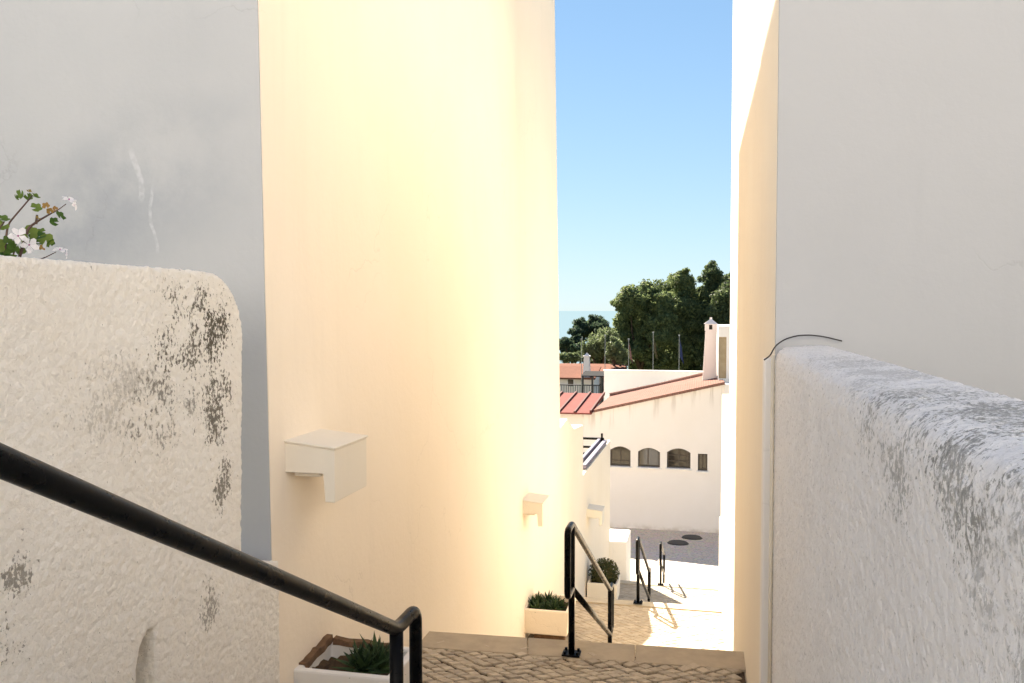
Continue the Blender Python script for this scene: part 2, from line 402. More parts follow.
# ------------------------------------------------------------------ the two tall houses
def battered(mb, x_face, x_back, y0, y1, z0, z1, k=.015, zr=2.5):
    f = lambda z: x_face - k * (z - zr)
    mb.hexa([(x_back,y0,z0),(f(z0),y0,z0),(f(z0),y1,z0),(x_back,y1,z0)], [(x_back,y0,z1),(f(z1),y0,z1),(f(z1),y1,z1),(x_back,y1,z1)])
TL, TR = 7.65, 6.7
h = thing('tall_house', 'tall house left of the steps, cream alley side and stained white end wall', 'house', (-5, 8, 0))
s = MB(); battered(s, XL, -8.9, 3.80, 9.80, -1.5, TL); s.build('side_wall', cream, h)
s = MB(); battered(s, XL - .012, -8.9, 9.801, 12.68, -3, TL); s.build('side_wall', cream, h, bevel=.01)
s = MB(); f = lambda z: XL - .015 * (z - 2.5) - .004
s.hexa([(-9,3.793,-1.5),(f(-1.5),3.793,-1.5),(f(-1.5),3.799,-1.5),(-9,3.799,-1.5)], [(-9,3.793,TL),(f(TL),3.793,TL),(f(TL),3.799,TL),(-9,3.799,TL)])
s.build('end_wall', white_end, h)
h = thing('tall_house', 'tall house right of the steps, smooth white end wall above the rough parapet', 'house', (4, 7, 0))
s = MB(); s.box((XR, 4.04, -3), (8, 9.9, TR)); s.build('side_wall', cream_r, h, bevel=.012)
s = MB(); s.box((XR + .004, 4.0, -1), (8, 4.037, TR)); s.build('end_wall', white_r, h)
s = MB(); s.box((.285, 4.0, -1.2), (XR - .002, 4.10, 2.28)); s.build('corner_pilaster', white_clean, h, bevel=.008)
h = thing('unseen_bounce_house', 'added unseen sand-coloured house behind the camera, bouncing sunlight onto the near walls', 'house', (0, -6, 2))  # added out of view, with a side wing, as bounce fill for the near walls
s = MB(); s.box((-13, -12, -1), (11, -6, 9)); s.box((7.2, -5.998, -1), (11, 1.5, 9)); s.build('wall', ochre, h)
for x in (-9, -4.5, 4, 8.5):
    s = MB(); s.box((x - .55, -5.999, 5.2), (x + .55, -5.97, 6.8)); f_ = s.build('window', simple('blue_window_frame', (.10,.16,.35)), h)
    s = MB(); s.box((x - .45, -5.969, 5.3), (x + .45, -5.96, 6.7)); s.build('pane', simple('window_pane', (.05,.05,.05), None, 2, .1, .5), f_)
s = MB(); s.box((-1.6, -5.999, 2.0), (-.5, -5.96, 4.2)); s.build('door', simple('blue_door', (.08,.13,.30)), h)

# ------------------------------------------------------------------ rough stucco walls (real relief)
def tex(name, size, depth=3):
    t = bpy.data.textures.new(name, 'CLOUDS'); t.noise_scale = size; t.noise_depth = depth; return t
tx_fine, tx_mid = tex('stucco_grain', .016, 1), tex('stucco_lumps', .030, 2)
tx_r = tex('roughcast_grain', .022, 2)
def rough(o, vox, a, b, smooth=6, lumps=None):
    m = o.modifiers.new('remesh', 'REMESH'); m.mode = 'VOXEL'; m.voxel_size = vox; m.use_smooth_shade = True
    m = o.modifiers.new('smooth', 'SMOOTH'); m.factor = .5; m.iterations = smooth
    for tx_, st in ((lumps or tx_mid, b), (tx_fine, a)):
        m = o.modifiers.new('relief', 'DISPLACE'); m.texture = tx_; m.strength = st; m.mid_level = .5; m.texture_coords = 'LOCAL'
    m = o.modifiers.new('soften', 'SMOOTH'); m.factor = .5; m.iterations = 1
def arc(cx, cy, r, a0, a1, n=8): return [(cx + r * math.cos(R(a0 + (a1-a0)*k/n)), cy + r * math.sin(R(a0 + (a1-a0)*k/n))) for k in range(n + 1)]
outl = [(-.4,-.3),(3.775,-.3),(3.775,1.27),(3.50,1.345)] + [(3.43,1.40)] + arc(3.18,2.38,.28,0,90)[:] + [(-.4,2.66)]
hole = [(2.80,.45),(2.80,1.31),(2.755,1.30),(2.715,1.26),(2.695,1.18),(2.695,.45)]
s = MB()
s.prism(outl, lambda u, v, w_: (XRW - w_, u, v), .13, [hole])
s.prism(outl, lambda u, v, w_: (XRW - .12 - w_, u, v), .22)
o = s.build('stucco_wall', stucco_l)
tag(o, 'rough cream stucco wall with rounded corner and dark mould, left of the steps', 'wall'); rough(o, .0095, .009, .009)
s = MB(); s.prism([(.30,-.3),(.56,-.3),(.56,2.30),(.52,2.345),(.345,2.335),(.312,2.315),(.30,2.27)], lambda u, v, w_: (u + .03, -.8 + w_, v), 4.785)
o = s.build('parapet_wall', stucco_r)
tag(o, 'rough grey-white stucco parapet wall in the right foreground', 'wall'); rough(o, .0085, .008, .005, 8, tx_r)

# conduit and cable at the end of the parapet
s = MB(); s.tube([(.318, 3.93, .05), (.318, 3.93, 1.2), (.318, 3.93, 2.30)], .008, 10); o = s.build('conduit', pipe_m, smooth=True)
tag(o, 'thin cream conduit running up the corner beside the grey parapet', 'pipe')
pts = [at(764,360,Y=3.96), at(770,356,Y=3.95), at(775,346,Y=3.96), at(784,339.5,Y=3.965), at(797,335.5,Y=3.97), at(812,335,Y=3.972), at(826,337,Y=3.974), at(842,341,Y=3.976)]
s = MB(); s.tube(fillet(pts, .03, 4), .0032, 8); o = s.build('cable', cable_m, smooth=True)
tag(o, 'thin black cable arching over the end of the grey parapet', 'cable')

# ------------------------------------------------------------------ handrails
def handrail(label, X, Y0, z0, Y1, z1, ext=.20, hh=.95, mid=.47, r=.0235):
    root = thing('handrail', label, 'handrail', (X, Y0, z0), 'black handrails down the steps')
    T0, T1 = z0 + hh, z1 + hh
    s = MB(); s.tube(fillet([(X,Y0+.02,T0-mid),(X,Y0-ext,T0-mid),(X,Y0-ext,T0),(X,Y0,T0),(X,Y1,T1),(X,Y1+ext,T1),(X,Y1+ext,T1-mid),(X,Y1-.0,T1-mid)], .05, 8), r, 16)
    s.build('top_rail', black, root, smooth=True)
    s = MB(); s.tube([(X,Y0,T0-mid),(X,Y1,T1-mid)], r, 16); s.build('lower_rail', black, root, smooth=True)
    for y, zb, zt in ((Y0, z0, T0), (Y1, z1, T1)):
        s = MB(); s.tube([(X,y,zb),(X,y,zt-.005)], r, 16); s.build('post', black, root, smooth=True)
        s = MB(); s.box((X-.065,y-.055,zb),(X+.065,y+.055,zb+.012)); p = s.build('base_plate', black, root, bevel=.003)
        for a in (-1, 1):
            for b in (-1, 1):
                s = MB(); s.tube([(X+a*.045,y+b*.038,zb+.012),(X+a*.045,y+b*.038,zb+.030)], .010, 6); s.build('bolt', black, p)
    return root
RP = at(571.5, 653, Z=.02)
handrail('black tubular handrail crossing the rough stucco wall, largest and nearest', -1.0, .05, 1.85, 2.70, .465)
handrail('black tubular handrail bolted to the pale kerb, in front of the cream planters', RP.x, RP.y, .012, RP.y + 2.72, -1.35, .20)
handrail('thin black handrail at the edge of the shade, middle of the three beyond the kerb', -.84, 12.2, -1.715, 14.95, -3.04, .2)
handrail('farthest small black handrail, nearest to the grey street', -.80, 18.75, -3.54, 20.5, -4.31, .2)

# ------------------------------------------------------------------ wall lamps: L-shaped hoods
def lamp(label, x, y, ztop, L=.42, d=.27, hh=.155, drop=.30, tt=.04):
    root = thing('wall_lamp', label, 'wall lamp', (x, y, ztop), 'hooded lamps along the cream wall')
    s = MB(); s.prism([(0,0),(d,-.03),(d,-drop),(d-.05,-drop),(d-.06,-hh),(0,-hh)], lambda u, v, w_: (x - .02 + u * 1.08, y + w_, ztop + v), L)
    s.build('hood', cream_lamp, root, bevel=.006)
    s = MB(); s.hexa([(x-.02, y-.008, ztop+.001),(x+d*1.08-.012, y-.008, ztop-.029),(x+d*1.08-.012, y+L+.008, ztop-.029),(x-.02, y+L+.008, ztop+.001)], [(x-.02, y-.008, ztop+.012),(x+d*1.08-.012, y-.008, ztop-.018),(x+d*1.08-.012, y+L+.008, ztop-.018),(x-.02, y+L+.008, ztop+.012)]); s.build('lid', cream_lamp, root, bevel=.004)
    s = MB(); s.box((x + .02, y + .06, ztop - hh - .03), (x + d * .62, y + L - .06, ztop - hh - .002)); s.build('lamp_box', cream_lamp, root, bevel=.006)
p = at(283, 442, X=XL); lamp('cream hooded wall lamp on the tall cream wall, largest and nearest', XL + .01, p.y, p.z)
lamp('cream hooded wall lamp above the planter with spiky succulents', XL + .0, 9.80, .24, .42)
lamp('small hooded wall lamp on the low cream wall above the round bush', XL + .0, 16.1, -1.32, .42)

# ------------------------------------------------------------------ planters and plants
def planter(label, x0, y0, zb, sx=.52, sy=.60, hh=.40, worn=False):
    root = thing('planter_box', label, 'planter', (x0 + sx/2, y0 + sy/2, zb), 'masonry planter boxes along the cream wall')
    t_ = .045; z0, z1 = zb + .125, zb + hh
    s = MB(); rnd = random.Random(int(y0 * 10))
    s.prism([(0,0),(sx,0),(sx,sy),(0,sy)], lambda u, v, w_: (x0 + u + (.02 if w_ and u > .2 else 0), y0 + v, z0 + w_), z1 - z0, [[(t_,t_),(t_,sy-t_),(sx-t_,sy-t_),(sx-t_,t_)]])
    s.build('box', cream_low if not worn else white_clean, root, bevel=.012)
    s = MB(); n = 10
    vs = [(x0 + t_ - .004 + (sx - 2*t_ + .008) * i / n, y0 + t_ - .004 + (sy - 2*t_ + .008) * j / n, z1 - .07 + rnd.uniform(-.025, .03)) for j in range(n+1) for i in range(n+1)]
    s.add(vs, [(j*(n+1)+i, j*(n+1)+i+1, (j+1)*(n+1)+i+1, (j+1)*(n+1)+i) for j in range(n) for i in range(n)])
    s.build('soil', soil_m, root, smooth=True)
    for yy in (y0 + .06, y0 + sy - .16):
        s = MB(); s.box((x0 + .14, yy, zb - .03), (x0 + sx - .04, yy + .10, z0 - .001)); s.build('foot', brick_m, root, bevel=.01)
    if worn:
        for (ax, ay, bx_, by) in ((0, .02, .06, sy - .02), (0, sy - .07, sx - .1, sy - .01)):
            k = 8; s = MB()
            a, b = Vector((x0 + .028, y0 + .06, z1)), Vector((x0 + .028, y0 + sy - .02, z1 + .02))
            if bx_ > .1: a, b = Vector((x0 + .06, y0 + sy - .024, z1 + .01)), Vector((x0 + sx - .10, y0 + sy - .024, z1))
            t_d = (b - a).normalized(); n_d = Vector((t_d.y, -t_d.x, 0)); hs = [rnd.uniform(.004, .018) for _ in range(k + 1)]; wsd = [rnd.uniform(.022, .034) for _ in range(k + 1)]
            pt = [a.lerp(b, (q_ + rnd.uniform(-.3, .3) * (0 < q_ < k)) / k) for q_ in range(k + 1)]
            for q_ in range(k):
                lo, hi = [], []
                for (r_, sg) in ((q_, 1), (q_ + 1, 1), (q_ + 1, -1), (q_, -1)):
                    lo.append(pt[r_] + n_d * wsd[r_] * sg - Vector((0, 0, .02))); hi.append(pt[r_] + n_d * wsd[r_] * sg * .75 + Vector((0, 0, hs[r_])))
                s.hexa(lo, hi)
            s.build('broken_rim', brick_m, root)
    return root
def succulent(label, c, r, nros=4, spread=.14, sz=.14, seed=1):
    rnd = random.Random(seed); s = MB()
    for q in range(nros):
        a = 2 * math.pi * q / nros + rnd.uniform(-.3, .3); cc = Vector(c) + Vector((math.cos(a) * spread * rnd.uniform(.5,1.1), math.sin(a) * spread * rnd.uniform(.5,1.1), 0))
        for k in range(22):
            az = k * 2.4 + rnd.uniform(-.2, .2); el = R(12 + 72 * (k / 22) + rnd.uniform(-8, 8)); L = sz * rnd.uniform(.75, 1.15)
            d = Vector((math.cos(az) * math.cos(el), math.sin(az) * math.cos(el), math.sin(el))); sd_ = Vector((-math.sin(az), math.cos(az), 0)); up = d.cross(sd_) * -1
            w0 = sz * .11
            b0, b1, tip = cc, cc + d * L * .45 + up * L * .02, cc + d * L + up * L * .10
            s.add([b0 + sd_*w0*.6, b0 - sd_*w0*.6, b0 + up*w0*-.5, b1 + sd_*w0, b1 - sd_*w0, b1 - up*w0*.6, tip],
                  [(0,1,4,3),(1,2,5,4),(2,0,3,5),(3,4,6),(4,5,6),(5,3,6)])
    s_ = s.build('succulent_plant', leaf_succ); return tag(s_, label, 'plant')
def leaf_quads(s, center, rad, n, size, rnd, shell=.55):
    for _ in range(n):
        d = Vector((rnd.gauss(0,1), rnd.gauss(0,1), rnd.gauss(0,1))).normalized() * (shell + (1 - shell) * rnd.random())
        p = Vector(center) + Vector((d.x * rad[0], d.y * rad[1], d.z * rad[2]))
        nrm = (d.normalized() + Vector((rnd.gauss(0,.7), rnd.gauss(0,.7), rnd.gauss(0,.7)))).normalized()
        a = nrm.orthogonal().normalized(); a.rotate(Matrix.Rotation(rnd.uniform(0, 6.28), 3, nrm)); b = nrm.cross(a)
        L, W = size * rnd.uniform(.6, 1.3), size * rnd.uniform(.3, .6)
        s.add([p - a * L * .5, p + b * W * .5 + nrm * size * .08, p + a * L * .5, p - b * W * .5 + nrm * size * .08], [(0,1,2,3)])

planter('white planter with broken brown rim in the left foreground, behind the nearest handrail', -2.05, 3.99, zland(4.1) + .02, .53, .42, .36, True)
succulent('dark spiky succulent in the nearest white planter', (-1.70, 4.22, zland(4.1) + .32), .2, 4, .09, .17, 4)
planter('cream planter on brick feet just beyond the kerb, below the second wall lamp', -2.06, 9.84, zland(10.2) + .02, .55, .62, .42)
succulent('bushy clump of small dark rosettes in the cream planter beyond the kerb', (-1.82, 10.13, zland(10.2) + .38), .2, 9, .18, .15, 8)
planter('farthest cream planter, under the round dark bush', -2.06, 15.9, zland(16.0) + .02, .56, .62, .52)
rnd = random.Random(5); s = MB(); leaf_quads(s, (-1.77, 16.2, zland(16.0) + .68), (.30,.30,.26), 2600, .055, rnd, .5)
tag(s.build('round_bush', leaf_bush, recalc=False), 'round dark green and rusty bush in the farthest planter', 'plant')

# ------------------------------------------------------------------ flowering plant behind the rough wall
XP = -2.16
g = thing('flowering_geranium', 'white-flowered geranium leaning over the top of the left stucco wall', 'plant', at(10, 262, X=XP))
P = lambda px, py, dx=0.: at(px, py, X=XP + dx)
s = MB()
for pts, r0 in (([(3,268),(6,238),(8,224),(20,210),(32,196)], .0035), ([(18,262),(28,228),(38,221),(50,214)], .0045), ([(50,214),(58,210),(66,204)], .002),
            ([(10,268),(17,240),(20,236)], .0025), ([(30,262),(44,258),(56,252)], .002), ([(36,224),(37,215)], .004), ([(-5,262),(-2,230),(4,222)], .003)):
    q = fillet([P(x, y) for x, y in pts], .02, 4); s.tube(q, [r0 * (1.15 - .5 * i / len(q)) for i in range(len(q))], 7)
s.build('stems', stem_m, g, smooth=True)
def ger_leaf(s, c, r, rnd, nrm=None):
    nrm = (nrm or Vector((.8, -.5, .5)) + Vector((rnd.gauss(0,.45), rnd.gauss(0,.45), rnd.gauss(0,.45)))).normalized()
    a = nrm.orthogonal().normalized(); a.rotate(Matrix.Rotation(rnd.uniform(0,6.28), 3, nrm)); b = nrm.cross(a)
    n = 15; vs = [c]; ring = []
    for k in range(n):
        t_ = .35 + (2 * math.pi - .7) * k / (n - 1); rr = r * (1 + .14 * math.cos(5 * t_) + rnd.uniform(-.05,.05))
        ring.append(c + (a * math.cos(t_) + b * math.sin(t_)) * rr + nrm * r * (.22 + .12 * math.cos(5 * t_)))
    half = [c + (p - c) * .55 - nrm * r * .05 for p in ring]
    s.add([c] + half + ring, [(0, k + 1, k + 2) for k in range(n - 1)] + [(k + 1, k + 1 + n, k + 2 + n, k + 2) for k in range(n - 1)])
rnd = random.Random(11)
s = MB()
for x, y, r in [(21,194,.012),(28,197,.010),(34,196,.013),(16,197,.008),(36,208,.013),(60,216,.014),(54,222,.012),(2,219,.016),(3,226,.013),(30,233,.018),(38,237,.02),(46,240,.018),(34,243,.018),(50,243,.012),(8,243,.018),(14,248,.018),(4,250,.02),(20,249,.016),(10,254,.018),(-4,245,.02),(25,238,.014),(42,232,.01)]:
    ger_leaf(s, P(x, y, rnd.uniform(-.02, .02)), r * 1.35, rnd)
s.build('leaves', leaf_ger, g, smooth=True, recalc=False)
s = MB()
for x, y, r in [(46,206,.015),(50,211,.014),(55,209,.012),(40,247,.011),(43,249,.009),(38,218,.010),(29,191,.010)]: ger_leaf(s, P(x, y, .015), r * .8, rnd)
s.build('reddish_leaves', leaf_ger2, g, smooth=True, recalc=False)
for x, y, r, nx in ((18,236,.027,(1,-.7,.3)), (29,245,.025,(1,-.5,.2)), (69,200,.022,(.4,-.2,.8)), (74,205,.016,(.3,.6,.2)), (60,250,.022,(.3,-.3,.9)), (66,254,.015,(.5,.6,0))):
    nrm = Vector(nx).normalized(); c = P(x, y, .03); a = nrm.orthogonal().normalized(); b = nrm.cross(a); s = MB()
    for k in range(5):
        t0 = 2 * math.pi * k / 5 + rnd.uniform(-.12,.12); d = a * math.cos(t0) + b * math.sin(t0); e = nrm.cross(d); rr = r * rnd.uniform(1.0, 1.25)
        s.add([c, c + d*rr*.55 + e*rr*.34 + nrm*rr*.18, c + d*rr*.95 + e*rr*.2 + nrm*rr*.1, c + d*rr*1.02 - e*rr*.1 + nrm*rr*.05, c + d*rr*.6 - e*rr*.36 + nrm*rr*.18], [(0,1,2,3,4)])
    fl = s.build('flower', petal_m, g, recalc=False)
    s = MB(); s.tube([c, c + nrm * r * .28], [r * .13, r * .05], 6); s.build('flower_centre', petal_c, fl)

# ------------------------------------------------------------------ low walls along the alley beyond the tall houses
def ctop(px, py, Y): return at(px, py, Y=Y).z
h = thing('low_wall', 'low cream wall with a notch beyond the tall house on the left', 'wall', (-2.3, 16, -3))
yA = at(583, 450, X=XL - .02).y; yB = at(610, 500, X=XL - .02).y
y1 = at(587, 468, X=XL - .02).y; z1 = at(587, 470, X=XL - .02).z; y2 = at(607.5, 444, X=XL - .02).y; z2 = at(607.5, 444, X=XL - .02).z
zA0 = at(560, 428, X=XL - .02).z; zA1 = at(583, 425, X=XL - .02).z
s = MB(); s.prism([(12.682,-3.6),(yB,-4.8),(yB,z2),(y2,z2),(y1,z1),(yA+.02,z1),(yA,zA1),(14.4,zA1+.08),(13.6,zA0+.05),(12.682,zA0-.02)], lambda u, v, w_: (XL - .02 - w_, u, v), .28)
s.build('wall_face', cream_low, h, bevel=.012)
# metal railing beside the notch
g = thing('railing', 'lilac-grey metal railing on the notch of the low cream wall', 'railing', (XL - .15, y1, z1))
s = MB(); s.hexa([(XL-.12,y1,z1+.02),(XL-.03,y1,z1+.02),(XL-.03,y2,z2+.02),(XL-.12,y2,z2+.02)], [(XL-.12,y1,z1+.10),(XL-.03,y1,z1+.10),(XL-.03,y2,z2+.10),(XL-.12,y2,z2+.10)]); s.build('sloping_rail', lilac, g, bevel=.01)
s = MB(); s.hexa([(XL-.24,y1,z1+.02),(XL-.17,y1,z1+.02),(XL-.17,y2,z2+.02),(XL-.24,y2,z2+.02)], [(XL-.24,y1,z1+.13),(XL-.17,y1,z1+.13),(XL-.17,y2,z2+.13),(XL-.24,y2,z2+.13)]); s.build('sloping_rail', lilac, g, bevel=.01)
for k, dz in enumerate((.12, -.08, -.24)):
    s = MB(); s.box((XL-1.4+.1*k, y2-.05, z2+dz-.025),(XL-.1-.12*k, y2-.0, z2+dz+.025)); s.build('cross_bar', black, g)
s = MB(); s.box((XL-.17,y2-.06,z2-.35),(XL-.125,y2-.0,z2+.25)); s.build('end_post', black, g)
# pale block at the end of the low wall
s = MB(); pA = at(614, 570, Y=20.6); pB = at(627.5, 540, Y=20.6)
s.box((-2.35, yB + .01, -5.2), (pB.x, 21.6, pB.z)); o = s.build('wall_pier', white_clean, bevel=.03)
tag(o, 'white rounded pier at the end of the low cream wall by the street', 'pier')
# right side
h = thing('low_wall', 'sunlit white wall beyond the tall house on the right', 'wall', (.5, 12, -3))
yR = at(721.5, 450, X=XR).y; zR = at(721.5, 392, X=XR).z; yR2 = at(719, 540, X=XR).y; zR2 = at(719, 514, X=XR).z
s = MB(); s.box((XR, 9.902, -3.6), (.75, yR, zR)); s.build('wall_face', cream_r, h, bevel=.015)
s = MB(); s.box((XR, yR + .002, -3.9), (.65, yR2, zR2)); s.build('wall_end', cream_r, h, bevel=.015)

# ------------------------------------------------------------------ white house across the street
FY = 29.1; GZ = -5.2
def fx(px, Y=FY): return at(px, 450, Y=Y).x
def fz(py, px=650, Y=FY): return at(px, py, Y=Y).z
h = thing('white_house', 'white house across the street with a row of small arched windows', 'house', (-2, FY, -5))
xa, xb = fx(583), fx(724)
zl, zr_ = fz(411, 596), fz(383, 722)
def arched(x0, x1, z0, z1, rise):
    pts = [(x0, z0), (x1, z0)]; n = 8
    for k in range(n + 1):
        t_ = k / n; pts.append((x1 + (x0 - x1) * t_, z1 - rise + rise * (1 - (2*t_-1)**2)))
    return pts
wins = [(610,630.5,466,446), (638,660,467,447.5), (667,690.5,468,448)]
holes = [arched(fx(a), fx(b), fz(c, a), fz(d, a), .14) for a, b, c, d in wins]
sq = (698, 707.5, 469, 452); holes.append([(fx(sq[0]), fz(sq[2])), (fx(sq[1]), fz(sq[2])), (fx(sq[1]), fz(sq[3])), (fx(sq[0]), fz(sq[3]))])
t = NT('white_house_plaster')
c = t.mix(t.ramp(t.noise(.7, 5, .6), .3, .7), (.86,.81,.76), (.83,.78,.72))
sepz = t.n('ShaderNodeSeparateXYZ'); t.l(t.co, sepz.inputs[0])
eave = t.math('SUBTRACT', sepz.outputs[2], t.math('ADD', t.math('MULTIPLY', sepz.outputs[0], (zr_ - zl) / (xb - fx(596))), zl - fx(596) * (zr_ - zl) / (xb - fx(596))))
drip = t.math('MULTIPLY', t.ramp(eave, -.9, -.05), t.ramp(t.noise(1, 4, .6, co=t.map((7,7,.5))), .5, .72))
c = t.mix(t.math('MULTIPLY', drip, .45), c, (.38,.32,.25))
low = t.math('MULTIPLY', t.ramp(sepz.outputs[2], -4.98, -4.75, 1, 0), t.ramp(t.noise(3, 5), .35, .65)); c = t.mix(t.math('MULTIPLY', low, .5), c, (.45,.38,.28))
t.bump(t.noise(20, 5), .15, .012); facade_m = t.fin(c, .9, .2)
s = MB(); s.prism([(xa, GZ), (xb, GZ), (xb, zr_), (xa, fz(414.5, 584))], lambda u, v, w_: (u, FY + w_, v), .35, holes); s.build('facade', facade_m, h)
def window(hl, parent, bars, y=FY):
    xs = [p[0] for p in hl]; zs = [p[1] for p in hl]; x0, x1, z0, z1 = min(xs), max(xs), min(zs), max(zs)
    cx, cz = (x0 + x1) / 2, (z0 + z1) / 2; e = .05
    inner = [(cx + (u - cx) * (1 - 2*e/(x1-x0)), cz + (v - cz) * (1 - 2*e/(z1-z0))) for u, v in hl]
    s = MB(); s.prism(hl, lambda u, v, w_: (u, y + .14 + w_, v), .05, [list(reversed(inner))])
    for kind, q in bars:
        if kind == 'v': s.box((x0 + (x1-x0)*q - .018, y + .145, z0), (x0 + (x1-x0)*q + .018, y + .182, z1 - .06))
        else: s.box((x0, y + .146, z0 + (z1-z0)*q - .016), (x1, y + .183, z0 + (z1-z0)*q + .016))
    f_ = s.build('window', wood_grey, parent)
    s = MB(); s.prism(inner, lambda u, v, w_: (u, y + .172 + w_, v), .01); s.build('pane', glass, f_)
    s = MB(); s.box((x0 - .06, y - .05, z0 - .05), (x1 + .06, y + .13, z0 - .002)); s.build('sill', white_clean, f_, bevel=.008)
window(holes[0], h, [('h', .25), ('v', .5)]); window(holes[1], h, [('v', .45)]); window(holes[2], h, [('h', .33), ('h', .62), ('v', .5), ('v', .86)]); window(holes[3], h, [('v', .5)])
s = MB(); Y2 = 33.0
ra0, rb0 = (fx(594), zl + .02), (xb, zr_ + .02)
pL, pR = at(610, 396, Y=Y2), at(716, 372.5, Y=Y2)
s.hexa([(ra0[0], FY-.12, ra0[1]-.06), (rb0[0], FY-.12, rb0[1]-.06), (pR.x, Y2, pR.z-.1), (pL.x, Y2, pL.z-.1)], [(ra0[0], FY-.12, ra0[1]+.03), (rb0[0], FY-.12, rb0[1]+.03), (pR.x, Y2, pR.z), (pL.x, Y2, pL.z)])
rf = s.build('roof', tile_pink, h)
s = MB(); s.tube([(pL.x, Y2, pL.z + .03), ((pL.x+pR.x)/2, Y2, (pL.z+pR.z)/2 + .0), (pR.x, Y2, pR.z + .03)], .09, 8); s.build('ridge', tile_pink, rf)
# chimney on its right end
s = MB(); Yc = 31.0
b0, b1, t0, t1 = at(702.5, 374, Y=Yc), at(717, 374, Y=Yc), at(705.5, 331, Y=Yc), at(716.5, 331, Y=Yc); zc = t0.z - .0; dp = .45
s.hexa([(b0.x,Yc,b0.z-.3),(b1.x,Yc,b0.z-.3),(b1.x,Yc+dp+.1,b0.z-.3),(b0.x,Yc+dp+.1,b0.z-.3)], [(t0.x,Yc+.03,zc),(t1.x,Yc+.03,zc),(t1.x,Yc+dp,zc),(t0.x,Yc+dp,zc)])
hz0, hz1 = at(700, 331, Y=Yc).z, at(700, 324, Y=Yc).z; u0, u1 = t0.x - .02, t1.x + .02; m0 = (u0+u1)/2
s.prism([(u0,hz0+.004),(u1,hz0+.004),(u1,hz1),(u0,hz1)], lambda u, v, w_: (u, Yc + .02 + w_, v), dp, [[(m0-.07,hz0+.05),(m0-.07,hz1-.03),(m0+.05,hz1-.03),(m0+.05,hz0+.05)]])
zt = at(700, 318.5, Y=Yc).z
s.add([(u0-.03,Yc,hz1),(u1+.03,Yc,hz1),(u1+.03,Yc+dp+.06,hz1),(u0-.03,Yc+dp+.06,hz1),(m0,Yc+dp/2,zt),], [(0,1,4),(1,2,4),(2,3,4),(3,0,4)])
s.tube([(m0,Yc+dp/2,zt-.06),(m0,Yc+dp/2,zt+.04)], .04, 8)
ch = s.build('chimney', white_pink, rf)
s = MB(); s.box((m0-.07,Yc+.2,hz0+.05),(m0+.05,Yc+.22,hz1-.03)); s.build('flue_opening', iron, ch)
# red metal-roofed house on the left
h = thing('metal_roofed_house', 'white house with a red ribbed metal roof left of the arched windows', 'house', (-4.5, FY, -5))
xq = fx(592.5); x_far = at(608, 393, Y=33).x; x_l = -8.0; za, zb = fz(413, 590, 28.8), at(608, 393.5, Y=33).z
s = MB(); s.box((x_l, FY - .02, GZ), (xa - .004, FY + 4.2, za - .06)); s.build('wall', white_far, h)
s = MB(); s.hexa([(x_l,28.75,za-.05),(xq,28.75,za-.05),(xq,33,zb-.05),(x_l,33,zb-.05)], [(x_l,28.75,za),(xq,28.75,za),(xq,33,zb),(x_l,33,zb)]); rf = s.build('roof', red_metal, h)
for k in range(8):
    x = xq - .03 - k * .55
    s = MB(); s.hexa([(x-.03,28.74,za+.001),(x+.03,28.74,za+.001),(x+.03,33,zb+.001),(x-.03,33,zb+.001)], [(x-.03,28.74,za+(.10 if k == 0 else .055)),(x+.03,28.74,za+(.10 if k == 0 else .055)),(x+.03,33,zb+.07),(x-.03,33,zb+.07)]); s.build('seam', red_metal_d, rf)
# manhole covers
for i, (px, py, lab) in enumerate(((678, 543.5, 'dark round manhole cover on the grey street, the nearer and more left one'), (692, 538, 'dark round manhole cover on the grey street, close to the white house'))):
    zs = -4.9
    for _ in range(4): p = at(px, py, Z=zs); zs = -4.474 - (p.y - 22.51) * .526 / 6.79
    s = MB(); n = 28; r = .30
    s.tube([(p.x, p.y - .0, zs - .05), (p.x, p.y, zs + .035)], r, n); s.tube([(p.x + r*1.02*math.cos(2*math.pi*k/n), p.y + r*1.02*math.sin(2*math.pi*k/n), zs + .0 - .0775*r*math.sin(2*math.pi*k/n)) for k in range(n)], .03, 6, closed=True)
    tag(s.build('manhole_cover', iron), lab, 'manhole cover', 'manhole covers in the street')
# house on the right behind the sunlit wall
h = thing('white_house', 'flat-topped white house with a tall tan shutter at the right edge of the gap', 'house', (2, 29, -5))
x0 = fx(717.5, 29.9); zt = fz(326, 722, 29.9); hx0, hx1, hz0, hz1 = fx(718, 29.9), fx(725.5, 29.9), fz(378.5, 722, 29.9), fz(337, 722, 29.9)
s = MB(); s.prism([(x0, -1.2), (6, -1.2), (6, zt), (x0, zt)], lambda u, v, w_: (u, 29.9 + w_, v), .3, [[(hx0, hz0), (hx1, hz0), (hx1, hz1), (hx0, hz1)]])
s.box((x0, 30.21, -1.2), (6, 33, zt)); s.box((xb + .004, FY - .03, GZ), (6, 29.89, fz(384, 724))); s.build('wall', white_clean, h)
s = MB(); s.box((hx0, 29.96, hz0), (hx1, 30.02, hz1))
for k in range(9): s.box((hx0 + .02, 29.945, hz0 + .05 + k * (hz1-hz0-.08)/9), (hx1 - .02, 29.959, hz0 + .05 + (k + .6) * (hz1-hz0-.08)/9))
s.build('shutter', shutter_m, h)
